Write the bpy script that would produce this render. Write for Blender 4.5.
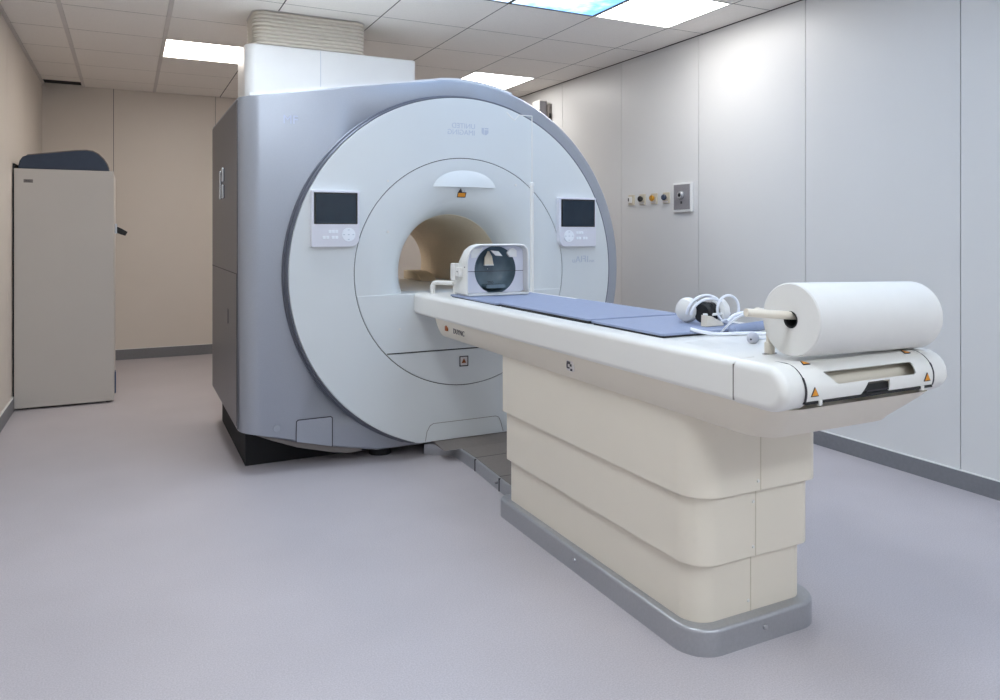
import bpy, bmesh, math, random
from mathutils import Vector, Matrix
random.seed(4)
C = bpy.context.scene.collection
S = bpy.context.scene
for o in list(bpy.data.objects):
    bpy.data.objects.remove(o)
PI = math.pi

# ------------------------------------------------------------------ camera
cd = bpy.data.cameras.new('camera'); cam = bpy.data.objects.new('camera', cd); C.objects.link(cam)
cam.location = (0, 0, 1.215); cam.rotation_euler = (PI/2, 0, -0.4633)
cd.sensor_fit = 'HORIZONTAL'; cd.sensor_width = 36; cd.lens = 36*0.7461
cd.shift_x = 0; cd.shift_y = -0.1171; cd.clip_start = 0.02; cd.clip_end = 60
S.camera = cam
# ------------------------------------------------------------------ world, exposure
w = bpy.data.worlds.new('world'); S.world = w; w.use_nodes = True
w.node_tree.nodes['Background'].inputs[0].default_value = (0.75, 0.8, 0.9, 1)
w.node_tree.nodes['Background'].inputs[1].default_value = 0.15
S.view_settings.view_transform = 'Standard'; S.view_settings.look = 'None'
S.view_settings.gamma = 1; S.view_settings.use_curve_mapping = False
S.view_settings.exposure = 1.58
LIGHT_WARM = 6.0      # the far left lamp
LIGHT_COOL = 3.9      # lamps in the far right half
LIGHT_FILL = 6.8     # added fill lamps out of view, above and behind the viewer
SKY_GLOW = 0.9        # the back-lit sky pictures

# ------------------------------------------------------------------ materials
def srgb(r, g, b):
    f = lambda c: ((c/255)/12.92 if c/255 <= 0.04045 else ((c/255+0.055)/1.055)**2.4)
    return (f(r), f(g), f(b), 1)
def mat(name, col, rough=0.5, metal=0.0, spec=0.5, noise=0.03, scale=9, bump=0.0, bscale=200, coat=0.0, trans=0.0, detail=3):
    m = bpy.data.materials.new(name); m.use_nodes = True
    nt = m.node_tree; b = nt.nodes['Principled BSDF']
    b.inputs['Roughness'].default_value = rough; b.inputs['Metallic'].default_value = metal
    b.inputs['Specular IOR Level'].default_value = spec
    b.inputs['Coat Weight'].default_value = coat
    b.inputs['Transmission Weight'].default_value = trans
    tc = nt.nodes.new('ShaderNodeTexCoord')
    n = nt.nodes.new('ShaderNodeTexNoise'); n.inputs['Scale'].default_value = scale; n.inputs['Detail'].default_value = detail
    nt.links.new(tc.outputs['Object'], n.inputs['Vector'])
    r = nt.nodes.new('ShaderNodeValToRGB')
    r.color_ramp.elements[0].position = 0.3; r.color_ramp.elements[1].position = 0.7
    r.color_ramp.elements[0].color = tuple(max(0, c*(1-noise)) for c in col[:3]) + (1,)
    r.color_ramp.elements[1].color = tuple(min(1, c*(1+noise)) for c in col[:3]) + (1,)
    nt.links.new(n.outputs['Fac'], r.inputs['Fac']); nt.links.new(r.outputs['Color'], b.inputs['Base Color'])
    if bump:
        n2 = nt.nodes.new('ShaderNodeTexNoise'); n2.inputs['Scale'].default_value = bscale
        nt.links.new(tc.outputs['Object'], n2.inputs['Vector'])
        bp = nt.nodes.new('ShaderNodeBump'); bp.inputs['Strength'].default_value = bump; bp.inputs['Distance'].default_value = 0.002
        nt.links.new(n2.outputs['Fac'], bp.inputs['Height']); nt.links.new(bp.outputs['Normal'], b.inputs['Normal'])
    return m
def emis(name, col, strength):
    m = bpy.data.materials.new(name); m.use_nodes = True
    nt = m.node_tree; nt.nodes.clear()
    e = nt.nodes.new('ShaderNodeEmission'); o = nt.nodes.new('ShaderNodeOutputMaterial')
    e.inputs[0].default_value = col; e.inputs[1].default_value = strength
    nt.links.new(e.outputs[0], o.inputs[0]); return m
M = {}
M['wall'] = mat('wall_panel', srgb(222, 221, 219), 0.38, noise=0.012, scale=2)
M['wall_left'] = mat('wall_panel_cream', srgb(224, 215, 205), 0.42, noise=0.012, scale=2)
M['tjoint'] = mat('ceiling_joint_grey', srgb(96, 90, 86), 0.8)  # one dark tone for the thin tile joints
M['joint'] = mat('dark_joint', srgb(62, 58, 56), 0.8)
M['white_trim'] = mat('white_trim', srgb(235, 235, 232), 0.4)
M['baseboard'] = mat('grey_vinyl_skirting', srgb(124, 124, 128), 0.5, noise=0.05, scale=60)
M['tile'] = mat('ceiling_tile', srgb(244, 239, 233), 0.9, noise=0.03, scale=120, bump=0.25, bscale=300)
M['tee'] = mat('ceiling_tee', srgb(214, 208, 204), 0.5)
M['black'] = mat('black_plastic', srgb(16, 16, 18), 0.5)
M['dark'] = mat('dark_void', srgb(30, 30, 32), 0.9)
M['white'] = mat('white_moulded_plastic', srgb(230, 228, 223), 0.32, noise=0.01, scale=4)
M['ivory'] = mat('ivory_moulded_plastic', srgb(228, 219, 203), 0.42, noise=0.012, scale=4)
M['disc'] = mat('pale_lacquer', srgb(218, 222, 223), 0.36, noise=0.01, scale=3)
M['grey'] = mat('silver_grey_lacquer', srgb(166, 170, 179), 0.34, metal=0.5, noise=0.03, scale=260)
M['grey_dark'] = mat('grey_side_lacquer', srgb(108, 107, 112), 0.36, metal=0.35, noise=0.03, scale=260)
M['rim'] = mat('rim_grey', srgb(104, 107, 118), 0.35, metal=0.4)
M['liner'] = mat('bore_liner', srgb(232, 217, 192), 0.55, noise=0.04, scale=90)  # beige tint carries the warm lamp bounce inside the bore
M['base'] = mat('plinth_metal_grey', srgb(172, 173, 177), 0.34, metal=0.55, noise=0.04, scale=120)
M['step'] = mat('matt_grey_cover', srgb(126, 119, 115), 0.6, noise=0.04, scale=50)
M['pad'] = mat('blue_grey_vinyl', srgb(142, 152, 178), 0.6, noise=0.03, scale=40, bump=0.2, bscale=350)
M['screen'] = mat('display_glass', srgb(26, 42, 56), 0.12, noise=0.12, scale=14)
M['bezel'] = mat('bezel_black', srgb(10, 11, 14), 0.2)
M['panel'] = mat('control_panel_plastic', srgb(222, 222, 230), 0.4, noise=0.01)
M['button'] = mat('button_plastic', srgb(240, 244, 250), 0.4)
M['mark'] = mat('faint_grey_print', srgb(192, 199, 211), 0.5)
M['mark_pale'] = mat('faint_silver_print', srgb(182, 190, 210), 0.5)
M['ink'] = mat('dark_print', srgb(58, 54, 60), 0.6)
M['orange'] = mat('warning_orange', srgb(226, 148, 34), 0.5)
M['brown'] = mat('warning_brown', srgb(150, 76, 20), 0.5)
M['label'] = mat('label_white', srgb(214, 208, 206), 0.5)
M['paper'] = mat('white_paper', srgb(226, 224, 220), 0.9, noise=0.01, scale=20, bump=0.1, bscale=500)
M['chrome'] = mat('steel', srgb(196, 198, 202), 0.25, metal=0.9)
M['steel_plate'] = mat('brushed_steel_plate', srgb(150, 148, 152), 0.4, metal=0.4, noise=0.05, scale=90)
M['brass'] = mat('yellow_brass', srgb(206, 150, 50), 0.35, metal=0.5)
M['cream_plate'] = mat('cream_plate', srgb(206, 196, 174), 0.5)
M['cabinet'] = mat('cabinet_enamel', srgb(206, 199, 191), 0.45, noise=0.01, scale=3)
M['navy'] = mat('navy_vinyl', srgb(48, 60, 80), 0.5, noise=0.06, scale=30)
M['blue'] = mat('blue_plastic', srgb(20, 62, 110), 0.4)
M['ball'] = mat('grey_rubber', srgb(196, 196, 204), 0.5)
M['coil_in'] = mat('coil_lavender', srgb(212, 211, 219), 0.4)
M['smoke'] = mat('smoked_plastic', srgb(104, 120, 128), 0.25, noise=0.2, scale=12)
M['cable'] = mat('white_cable', srgb(238, 240, 246), 0.35)
M['duct'] = mat('duct_white', srgb(232, 232, 232), 0.4, noise=0.01)
M['bellows'] = mat('bellows_cream', srgb(216, 208, 196), 0.55)
M['lamp_warm'] = emis('lamp_diffuser_warm', (1.0, 0.92, 0.83, 1), LIGHT_WARM)
M['lamp'] = emis('lamp_diffuser', (1.0, 0.985, 0.97, 1), LIGHT_COOL)
M['lamp_fill'] = emis('fill_lamp_diffuser', (0.82, 0.91, 1.0, 1), LIGHT_FILL)

def floor_mat():
    m = bpy.data.materials.new('vinyl_floor'); m.use_nodes = True
    nt = m.node_tree; b = nt.nodes['Principled BSDF']
    b.inputs['Roughness'].default_value = 0.42; b.inputs['Specular IOR Level'].default_value = 0.35
    tc = nt.nodes.new('ShaderNodeTexCoord')
    n1 = nt.nodes.new('ShaderNodeTexNoise'); n1.inputs['Scale'].default_value = 220; n1.inputs['Detail'].default_value = 2
    n2 = nt.nodes.new('ShaderNodeTexNoise'); n2.inputs['Scale'].default_value = 2.2; n2.inputs['Detail'].default_value = 6
    nt.links.new(tc.outputs['Object'], n1.inputs['Vector']); nt.links.new(tc.outputs['Object'], n2.inputs['Vector'])
    r1 = nt.nodes.new('ShaderNodeValToRGB'); r1.color_ramp.elements[0].position = 0.35; r1.color_ramp.elements[1].position = 0.65
    r1.color_ramp.elements[0].color = srgb(184, 178, 182); r1.color_ramp.elements[1].color = srgb(200, 194, 198)
    r2 = nt.nodes.new('ShaderNodeValToRGB'); r2.color_ramp.elements[0].position = 0.35; r2.color_ramp.elements[1].position = 0.7
    r2.color_ramp.elements[0].color = (0.93, 0.93, 0.93, 1); r2.color_ramp.elements[1].color = (1, 1, 1, 1)
    mx = nt.nodes.new('ShaderNodeMix'); mx.data_type = 'RGBA'; mx.blend_type = 'MULTIPLY'; mx.inputs[0].default_value = 1
    nt.links.new(n1.outputs['Fac'], r1.inputs[0]); nt.links.new(n2.outputs['Fac'], r2.inputs[0])
    nt.links.new(r1.outputs[0], mx.inputs[6]); nt.links.new(r2.outputs[0], mx.inputs[7]); nt.links.new(mx.outputs[2], b.inputs['Base Color'])
    return m
M['floor'] = floor_mat()
def sky_mat():
    m = bpy.data.materials.new('backlit_sky_print'); m.use_nodes = True
    nt = m.node_tree; nt.nodes.clear()
    e = nt.nodes.new('ShaderNodeEmission'); o = nt.nodes.new('ShaderNodeOutputMaterial')
    g = nt.nodes.new('ShaderNodeNewGeometry')
    n = nt.nodes.new('ShaderNodeTexNoise'); n.inputs['Scale'].default_value = 1.5; n.inputs['Detail'].default_value = 7; n.inputs['Roughness'].default_value = 0.6
    mp = nt.nodes.new('ShaderNodeMapping'); mp.inputs['Location'].default_value = (0.35, 0.9, 0)
    nt.links.new(g.outputs['Position'], mp.inputs['Vector']); nt.links.new(mp.outputs[0], n.inputs['Vector'])
    r = nt.nodes.new('ShaderNodeValToRGB')
    r.color_ramp.elements[0].position = 0.44; r.color_ramp.elements[0].color = (0.16, 0.36, 0.74, 1)
    r.color_ramp.elements[1].position = 0.60; r.color_ramp.elements[1].color = (0.85, 0.95, 1.0, 1)
    nt.links.new(n.outputs['Fac'], r.inputs[0]); nt.links.new(r.outputs[0], e.inputs[0])
    e.inputs[1].default_value = SKY_GLOW; nt.links.new(e.outputs[0], o.inputs[0]); return m
M['sky'] = sky_mat()

# ------------------------------------------------------------------ helpers
def obj(name, bm, m, parent=None, smooth=True, label=None, wn=True):
    me = bpy.data.meshes.new(name)
    bmesh.ops.recalc_face_normals(bm, faces=bm.faces)
    if smooth:
        for f in bm.faces: f.smooth = True
        for e in bm.edges:
            if len(e.link_faces) == 2 and e.calc_face_angle(0) > math.radians(32): e.smooth = False
    bm.to_mesh(me); bm.free()
    for x in (m if isinstance(m, (list, tuple)) else [m]): me.materials.append(x)
    o = bpy.data.objects.new(name, me); C.objects.link(o)
    if smooth and wn and len(me.polygons) > 5:
        wn = o.modifiers.new('weighted_normal', 'WEIGHTED_NORMAL'); wn.keep_sharp = True; wn.weight = 60
    if parent is not None:
        o.parent = parent; bpy.context.view_layer.update(); o.matrix_parent_inverse = world_of(parent).inverted()
    if label: o['label'] = label
    return o
def world_of(o):
    m = Matrix.LocRotScale(o.location, o.rotation_euler, o.scale)
    if o.parent: m = world_of(o.parent) @ o.matrix_parent_inverse @ m
    return m
def tag(o, label, cat, group=None, kind=None):
    o['label'] = label; o['category'] = cat
    if group: o['group'] = group
    if kind: o['kind'] = kind
    return o
def thing(name, label, cat, loc=(0, 0, 0), group=None):
    o = bpy.data.objects.new(name, None); C.objects.link(o); o.location = loc; o.empty_display_size = 0.1
    return tag(o, label, cat, group)
def struct(name, bm, m, parent=None, smooth=False):
    o = obj(name, bm, m, parent, smooth)
    if parent is None: o['kind'] = 'structure'
    return o
def B(): return bmesh.new()
def box(bm, x0, x1, y0, y1, z0, z1, bev=0, seg=2, mi=0):
    vs = [bm.verts.new((x, y, z)) for x in (x0, x1) for y in (y0, y1) for z in (z0, z1)]
    fs = [bm.faces.new([vs[i] for i in q]) for q in ((0, 1, 3, 2), (4, 6, 7, 5), (0, 4, 5, 1), (2, 3, 7, 6), (0, 2, 6, 4), (1, 5, 7, 3))]
    for f in fs: f.material_index = mi
    if bev:
        es = list({e for f in fs for e in f.edges})
        r = bmesh.ops.bevel(bm, geom=es, offset=bev, segments=seg, profile=0.5, affect='EDGES')
        for f in r['faces']: f.material_index = mi
    return bm
MAPS = {'x': lambda u, v, t: (t, u, v), 'y': lambda u, v, t: (u, t, v), 'z': lambda u, v, t: (u, v, t)}
def inset(poly, d):
    n = len(poly); A = sum(poly[i][0]*poly[(i+1) % n][1]-poly[(i+1) % n][0]*poly[i][1] for i in range(n))
    s = 1 if A > 0 else -1; out = []
    for i in range(n):
        p, q, r = Vector(poly[i-1]), Vector(poly[i]), Vector(poly[(i+1) % n])
        e1 = (q-p).normalized(); e2 = (r-q).normalized()
        n1 = Vector((-e1.y, e1.x))*s; n2 = Vector((-e2.y, e2.x))*s
        m = (n1+n2); L = m.length
        m = m/L if L > 1e-6 else n1
        k = d/max(0.5, m.dot(n1)); out.append((q.x+m.x*k, q.y+m.y*k))
    return out
def prism(bm, poly, t0, t1, axis='z', r0=0, r1=0, seg=4, mi=0, keep=None):
    """extrude a 2D outline from t0 to t1; r0 / r1 round the edges of the two ends"""
    f = MAPS[axis]; rings = []
    sg = 1 if t1 > t0 else -1
    if r0:
        for k in range(seg+1):
            a = PI/2*k/seg; rings.append((inset(poly, r0*(1-math.sin(a))), t0+sg*r0*(1-math.cos(a))))
    else: rings.append((poly, t0))
    if r1:
        for k in range(seg+1):
            a = PI/2*(1-k/seg); rings.append((inset(poly, r1*(1-math.sin(a))), t1-sg*r1*(1-math.cos(a))))
    else: rings.append((poly, t1))
    if keep is not None:
        rings = [([(u0 if u0 >= keep else u, v) for (u, v), (u0, v0) in zip(pl, poly)], t) for pl, t in rings]
    R = [[bm.verts.new(f(p[0], p[1], t)) for p in pl] for pl, t in rings]
    n = len(poly)
    for a, b in zip(R, R[1:]):
        for i in range(n):
            g = bm.faces.new((a[i], a[(i+1) % n], b[(i+1) % n], b[i])); g.material_index = mi
    for q in (R[0], R[-1]):
        g = bm.faces.new(q); g.material_index = mi
    return bm
def rrect(x0, x1, y0, y1, r, seg=6):
    """r: one radius or four (x1y1, x0y1, x0y0, x1y0)"""
    rs = r if isinstance(r, (list, tuple)) else (r,)*4
    out = []
    for (cx, cy, a0), q in zip(((x1, y1, 0), (x0, y1, 90), (x0, y0, 180), (x1, y0, 270)), rs):
        if q <= 1e-6: out.append((cx, cy)); continue
        sx = -1 if cx == x1 else 1; sy = -1 if cy == y1 else 1
        for k in range(seg+1):
            a = math.radians(a0+90*k/seg); out.append((cx+sx*q+q*math.cos(a), cy+sy*q+q*math.sin(a)))
    return out
def circle(cx, cy, r, n=64, a0=0, a1=360):
    full = abs(a1-a0) >= 360
    return [(cx+r*math.cos(math.radians(a0+(a1-a0)*k/(n if full else n-1))), cy+r*math.sin(math.radians(a0+(a1-a0)*k/(n if full else n-1)))) for k in range(n)]
def tube(bm, pts, r, n=10, mi=0, cap=True):
    pts = [Vector(p) for p in pts]; rs = r if isinstance(r, (list, tuple)) else [r]*len(pts)
    rings = []; up = None
    for i, p in enumerate(pts):
        d = (pts[min(i+1, len(pts)-1)]-pts[max(i-1, 0)]).normalized()
        if up is None:
            up = Vector((0, 0, 1)) if abs(d.z) < 0.9 else Vector((1, 0, 0))
        a = d.cross(up)
        if a.length < 1e-4: a = d.orthogonal()
        a.normalize(); up = a.cross(d).normalized()
        rings.append([bm.verts.new(p+a*math.cos(2*PI*k/n)*rs[i]+up*math.sin(2*PI*k/n)*rs[i]) for k in range(n)])
    for a, b in zip(rings, rings[1:]):
        for k in range(n):
            g = bm.faces.new((a[k], a[(k+1) % n], b[(k+1) % n], b[k])); g.material_index = mi
    if cap:
        for q in (rings[0], rings[-1]): bm.faces.new(q).material_index = mi
    return bm
def smoothpath(pts, n=8):
    P = [Vector(p) for p in pts]; out = []
    for i in range(len(P)-1):
        p0, p1, p2, p3 = P[max(i-1, 0)], P[i], P[i+1], P[min(i+2, len(P)-1)]
        for k in range(n):
            t = k/n
            out.append(0.5*((2*p1)+(p2-p0)*t+(2*p0-5*p1+4*p2-p3)*t*t+(3*p1-p0-3*p2+p3)*t**3))
    out.append(P[-1]); return out
def lathe(bm, prof, c, axis='y', n=96, a0=0, a1=360, mi=0, close=False):
    """prof: list of (radius, t); revolve about an axis through c"""
    rows = []
    full = abs(a1-a0) >= 360
    for k in range(n if full else n+1):
        a = math.radians(a0+(a1-a0)*k/n); row = []
        for r, t in prof:
            u, v = r*math.cos(a), r*math.sin(a)
            if axis == 'y': p = (c[0]+u, t, c[1]+v)
            elif axis == 'x': p = (t, c[0]+u, c[1]+v)
            else: p = (c[0]+u, c[1]+v, t)
            row.append(bm.verts.new(p))
        rows.append(row)
    m = len(rows); pn = len(prof)
    for i in range(m if full else m-1):
        a, b = rows[i], rows[(i+1) % m]
        for j in range(pn if close else pn-1):
            j2 = (j+1) % pn
            bm.faces.new((a[j], a[j2], b[j2], b[j])).material_index = mi
    return bm
def text(s, size, font_mirror=False):
    cu = bpy.data.curves.new('t', 'FONT'); cu.body = s; cu.size = size; cu.align_x = 'CENTER'; cu.align_y = 'CENTER'; cu.extrude = 0.0006
    o = bpy.data.objects.new('t', cu); C.objects.link(o); bpy.context.view_layer.update()
    me = bpy.data.meshes.new_from_object(o.evaluated_get(bpy.context.evaluated_depsgraph_get()))
    bm = bmesh.new(); bm.from_mesh(me)
    if font_mirror:
        for v in bm.verts: v.co.x = -v.co.x
    bpy.data.objects.remove(o); bpy.data.curves.remove(cu); bpy.data.meshes.remove(me)
    return bm
def place_text(name, s, size, loc, m, parent, face='-y', mirror=False, sx=1, label=None):
    bm = text(s, size, mirror)
    for v in bm.verts:
        x, y, z = v.co; x *= sx
        if face == '-y': v.co = Vector((x, -z, y))+Vector(loc)      # reads from the front (-y side)
        elif face == '-x': v.co = Vector((-z, -x, y))+Vector(loc)   # reads from the left (-x side)
    return obj(name, bm, m, parent, False, label)

H = 2.586
XL, XR, YB, YF = -0.702, 3.55, 8.01, -2.4
# ================================================================== SETTING
struct('floor', box(B(), XL-0.1, XR+0.1, YF-0.1, YB+0.1, -0.06, 0), M['floor'])
def panel_wall(name, fixed, a0, a1, seams, axis, side, m):
    """wall of tall flat panels with thin open joints in front of a dark backing"""
    bm = B(); g = 0.0022; cuts = [a0]+sorted(s for s in seams if a0 < s < a1)+[a1]
    for p, q in zip(cuts, cuts[1:]):
        p2, q2 = p+(g if p != a0 else 0), q-(g if q != a1 else 0)
        if axis == 'y': box(bm, min(fixed, fixed+side*0.02), max(fixed, fixed+side*0.02), p2, q2, 0, H+0.1, mi=0)
        else: box(bm, p2, q2, min(fixed, fixed+side*0.02), max(fixed, fixed+side*0.02), 0, H+0.1, mi=0)
    b0, b1 = fixed+side*0.02, fixed+side*0.1
    if axis == 'y': box(bm, min(b0, b1), max(b0, b1), a0, a1, -0.05, H+0.1, mi=1)
    else: box(bm, a0, a1, min(b0, b1), max(b0, b1), -0.05, H+0.1, mi=1)
    return struct(name, bm, [m, M['joint']])
panel_wall('wall_right', XR, YF, YB, [7.66, 6.745, 5.831, 4.923, 4.021, 3.106, 2.199, 1.29, 0.38, -0.53, -1.44], 'y', 1, M['wall'])
panel_wall('wall_left', XL, YF, YB, [6.70, 5.79, 4.88, 3.97, 3.06, 2.15, 1.24, 0.33, -0.58, -1.49], 'y', -1, M['wall_left'])
panel_wall('wall_back', YB, XL, XR, [-0.117, 0.796, 1.71, 2.62], 'x', 1, M['wall_left'])
panel_wall('wall_front', YF, XL, XR, [-0.117, 0.796, 1.71, 2.62], 'x', -1, M['wall'])
def skirting(name, f):
    o = struct(name, f, [M['baseboard'], M['white_trim']]); return o
bm = box(B(), XR-0.012, XR, YF, YB, 0, 0.084); box(bm, XR-0.010, XR, YF, YB, 0.084, 0.089, mi=1); skirting('baseboard_right', bm)
bm = box(B(), XL, XL+0.012, YF, YB, 0, 0.092); box(bm, XL, XL+0.010, YF, YB, 0.092, 0.096, mi=1); skirting('baseboard_left', bm)
bm = box(B(), XL+0.012, XR-0.012, YB-0.012, YB, 0, 0.098); box(bm, XL+0.012, XR-0.012, YB-0.010, YB, 0.098, 0.102, mi=1); skirting('baseboard_back', bm)
# ceiling: lay-in tiles, dark void above, light tees
XG = [XL+0.02]+[-0.366+0.6015*k for k in range(7)]+[XR-0.004]
YG = [5.17+0.6*k for k in range(-12, 5)]
YG = [YF]+[y for y in YG if y > YF+0.05]+[YB-0.004]
def xcell(k): return XG[k], XG[k+1]
def yrow(y): 
    i = max(i for i in range(len(YG)-1) if YG[i] <= y+1e-6); return YG[i], YG[i+1]
LAMPS = {}   # (column index, y inside row): kind
def cell(ix, y): return (ix, [i for i in range(len(YG)-1) if YG[i] <= y < YG[i+1]][0])
for ix, y, kind in ((2, 6.0, 'warm'), (6, 6.0, 'cool'), (6, 3.6, 'cool'), (2, 3.6, 'front'), (4, -1.2, 'front'), (2, 1.2, 'front'),
                    (2, -1.2, 'front'), (6, -1.2, 'front')):  # the 'front' lamps are added out of view as fill
    LAMPS[cell(ix, y)] = kind
for ix in (4, 5):
    for y in (3.7, 3.1, 2.5, 1.9, 1.3, 0.7): LAMPS[cell(ix, y)] = 'sky'  # rows after the first are added out of view for their glow
bm = B()
for i in range(len(XG)-1):
    for j in range(len(YG)-1):
        if (i, j) in LAMPS: continue
        gx0 = 0.014 if i in (1, 2) else 0.004; gx1 = 0.014 if i in (0, 1) else 0.004
        x0, x1, y0, y1 = XG[i]+gx0, XG[i+1]-gx1, YG[j]+0.004, YG[j+1]-0.004
        if i == 0 and j == len(YG)-2: y1 = y0+0.20
        box(bm, x0, x1, y0, y1, H, H+0.015)
o = struct('ceiling', bm, M['tile'])
bm = box(B(), XL, XR, YF, YB, H+0.12, H+0.2, mi=0); box(bm, XL, XG[1]-0.014, YG[-2]+0.206, YB, H+0.012, H+0.12); struct('ceiling_void', bm, M['dark'], o)  # black box makes the open corner dark by colour
bm = B()
for k in (1, 2): box(bm, XG[k]-0.013, XG[k]+0.013, YF, YB-0.002, H-0.003, H+0.03)
struct('ceiling_tee', bm, M['tee'], o)
bm = B()
for k in range(3, 8): box(bm, XG[k]-0.005, XG[k]+0.005, YF, YB, H+0.0006, H+0.02)
for y in YG[1:-1]: box(bm, XL, XR, y-0.005, y+0.005, H+0.0008, H+0.018)
struct('ceiling_joint', bm, M['tjoint'], o)
struct('trim_1', box(B(), XL, XL+0.022, YF, YB, H-0.006, H+0.02), M['tee'])
struct('trim_2', box(B(), XR-0.005, XR, YF, YB, H-0.004, H+0.02), M['joint'])
names = {(2, 6.0): 'square lit ceiling panel at upper left, left of the white duct on the scanner',
         (6, 6.0): 'square lit ceiling panel far back, just above the rounded top of the scanner',
         (6, 3.6): 'large bright ceiling panel near the right wall, beside the sky picture',
         (2, 3.6): 'added lit ceiling panel, unseen just above the top left of the view',
         (4, -1.2): 'added fill light panel behind the viewer, in the middle of the room',
         (2, 1.2): 'added fill light panel, unseen above the left part of the foreground',
         (2, -1.2): 'added fill light panel behind the viewer, by the left wall',
         (6, -1.2): 'added fill light panel behind the viewer, by the right wall'}
for (ix, y), lab in names.items():
    c = cell(ix, y); x0, x1 = XG[c[0]]+0.003, XG[c[0]+1]-0.003; y0, y1 = YG[c[1]]+0.003, YG[c[1]+1]-0.003
    t = thing('ceiling_light', lab, 'ceiling light', ((x0+x1)/2, (y0+y1)/2, H), 'lit ceiling panels')
    f = B()
    box(f, x0, x1, y0, y0+0.012, H-0.001, H+0.05); box(f, x0, x1, y1-0.012, y1, H-0.001, H+0.05)
    box(f, x0, x0+0.012, y0+0.012, y1-0.012, H-0.001, H+0.05); box(f, x1-0.012, x1, y0+0.012, y1-0.012, H-0.001, H+0.05)
    obj('frame', f, M['white_trim'], t, False)
    obj('diffuser', box(B(), x0+0.012, x1-0.012, y0+0.012, y1-0.012, H+0.003, H+0.02), M[{'warm': 'lamp_warm', 'front': 'lamp_fill'}.get(LAMPS[c], 'lamp')], t, False)
skl = {(5, 3.7): 'back-lit picture of blue sky and cloud beside the bright ceiling panel, fullest one in view',
       (4, 3.7): 'back-lit sky picture tile left of the larger sky picture, a sliver at the top edge'}
rown = {3.1: 'second', 2.5: 'third', 1.9: 'fourth', 1.3: 'fifth', 0.7: 'sixth'}
for ix in (4, 5):
    for y in (3.7, 3.1, 2.5, 1.9, 1.3, 0.7):
        c = cell(ix, y); x0, x1 = XG[c[0]]+0.003, XG[c[0]+1]-0.003; y0, y1 = YG[c[1]]+0.003, YG[c[1]+1]-0.003
        lab = skl.get((ix, y)) or 'added unseen back-lit sky picture in the %s row towards the viewer, %s column' % (rown[y], 'right' if ix == 5 else 'left')
        t = thing('sky_panel', lab, 'ceiling picture', ((x0+x1)/2, (y0+y1)/2, H), 'back-lit sky pictures in the ceiling')
        f = B()
        box(f, x0, x1, y0, y0+0.006, H-0.001, H+0.05); box(f, x0, x1, y1-0.006, y1, H-0.001, H+0.05)
        box(f, x0, x0+0.006, y0+0.006, y1-0.006, H-0.001, H+0.05); box(f, x1-0.006, x1, y0+0.006, y1-0.006, H-0.001, H+0.05)
        obj('frame', f, M['joint'], t, False)
        obj('picture', box(B(), x0+0.006, x1-0.006, y0+0.006, y1-0.006, H+0.003, H+0.02), M['sky'], t, False)

# ================================================================== SCANNER
CX, CZ, YD = 1.682, 1.0007, 3.80      # axis of the bore, plane of the front disc
RD = 0.962
YH0, YH1 = 3.87, 5.20
sc = thing('mri_scanner', 'large grey and white MRI scanner with round front face and open bore', 'medical scanner', (CX, 4.5, 0))
def housing_outline():
    R = 1.078
    pts = [(1.2, 0.05), (0.945, 0.102), (0.76, 0.15), (0.500, 0.216), (0.497, 1.0), (0.497, 1.896), (1.0, 1.981), (1.35, 2.036), (1.53, 2.064)]
    a = 96
    while a > -60:
        x, z = CX+R*math.cos(math.radians(a)), CZ+R*math.sin(math.radians(a))
        if z < 0.05: break
        pts.append((x, z)); a -= 3
    pts.append((CX+math.sqrt(R*R-(CZ-0.05)**2), 0.05))
    return pts
ho = housing_outline()
bm = B(); R = []
def rad(p): return 0.10 if p[0] < 0.6 else 0.014
rv = [rad(p) for p in ho]
full = {k: inset(ho, 0.001*k) for k in range(0, 101)}
for k in range(9):
    a = PI/2*k/8
    row = []
    for i, r in enumerate(rv):
        d_ = r*(1-math.sin(a))
        if r > 0.05:
            sl = 0.168 if i == 5 else (-0.25 if i == 3 else 0)
            row.append(bm.verts.new((ho[i][0]+d_, YH0+r*(1-math.cos(a)), ho[i][1]+d_*sl-(0.012 if i == 5 else -0.012 if i == 3 else 0)*(1-math.sin(a)))))
        else:
            q = full[int(round(1000*d_))][i]; row.append(bm.verts.new((q[0], YH0+r*(1-math.cos(a)), q[1])))
    R.append(row)
R.append([bm.verts.new((p[0], YH1-0.03, p[1])) for p in ho]); R.append([bm.verts.new((p[0], YH1, p[1])) for p in full[20]])
for a, b in zip(R, R[1:]):
    for i in range(len(ho)): bm.faces.new((a[i], a[(i+1) % len(ho)], b[(i+1) % len(ho)], b[i]))
bm.faces.new(R[0]); bm.faces.new(R[-1])
hous = obj('housing', bm, M['grey'], sc, label='silver grey outer housing of the scanner')
# dark side skin, slightly proud of the left flank
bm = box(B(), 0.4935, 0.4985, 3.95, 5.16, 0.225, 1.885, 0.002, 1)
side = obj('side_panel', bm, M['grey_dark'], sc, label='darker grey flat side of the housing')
bm = box(B(), 0.4918, 0.495, 3.96, 5.15, 1.006, 1.010); box(bm, 0.4918, 0.495, 3.96, 3.964, 0.24, 1.008)
obj('panel_seam', bm, M['ink'], side, False)
bm = B()
box(bm, 0.478, 0.4938, 4.600, 4.622, 1.41, 1.575, 0.004); obj('handle', bm, M['chrome'], side, label='bright vertical grip on the side panel')
bm = B(); box(bm, 0.478, 0.4938, 4.475, 4.497, 1.505, 1.585, 0.004); box(bm, 0.478, 0.4938, 4.475, 4.497, 1.41, 1.488, 0.004)
obj('handle', bm, M['chrome'], side)
bm = box(B(), 0.489, 0.4938, 4.30, 4.38, 0.72, 0.80, 0.003); obj('latch_cover', bm, M['grey_dark'], side)
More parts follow.
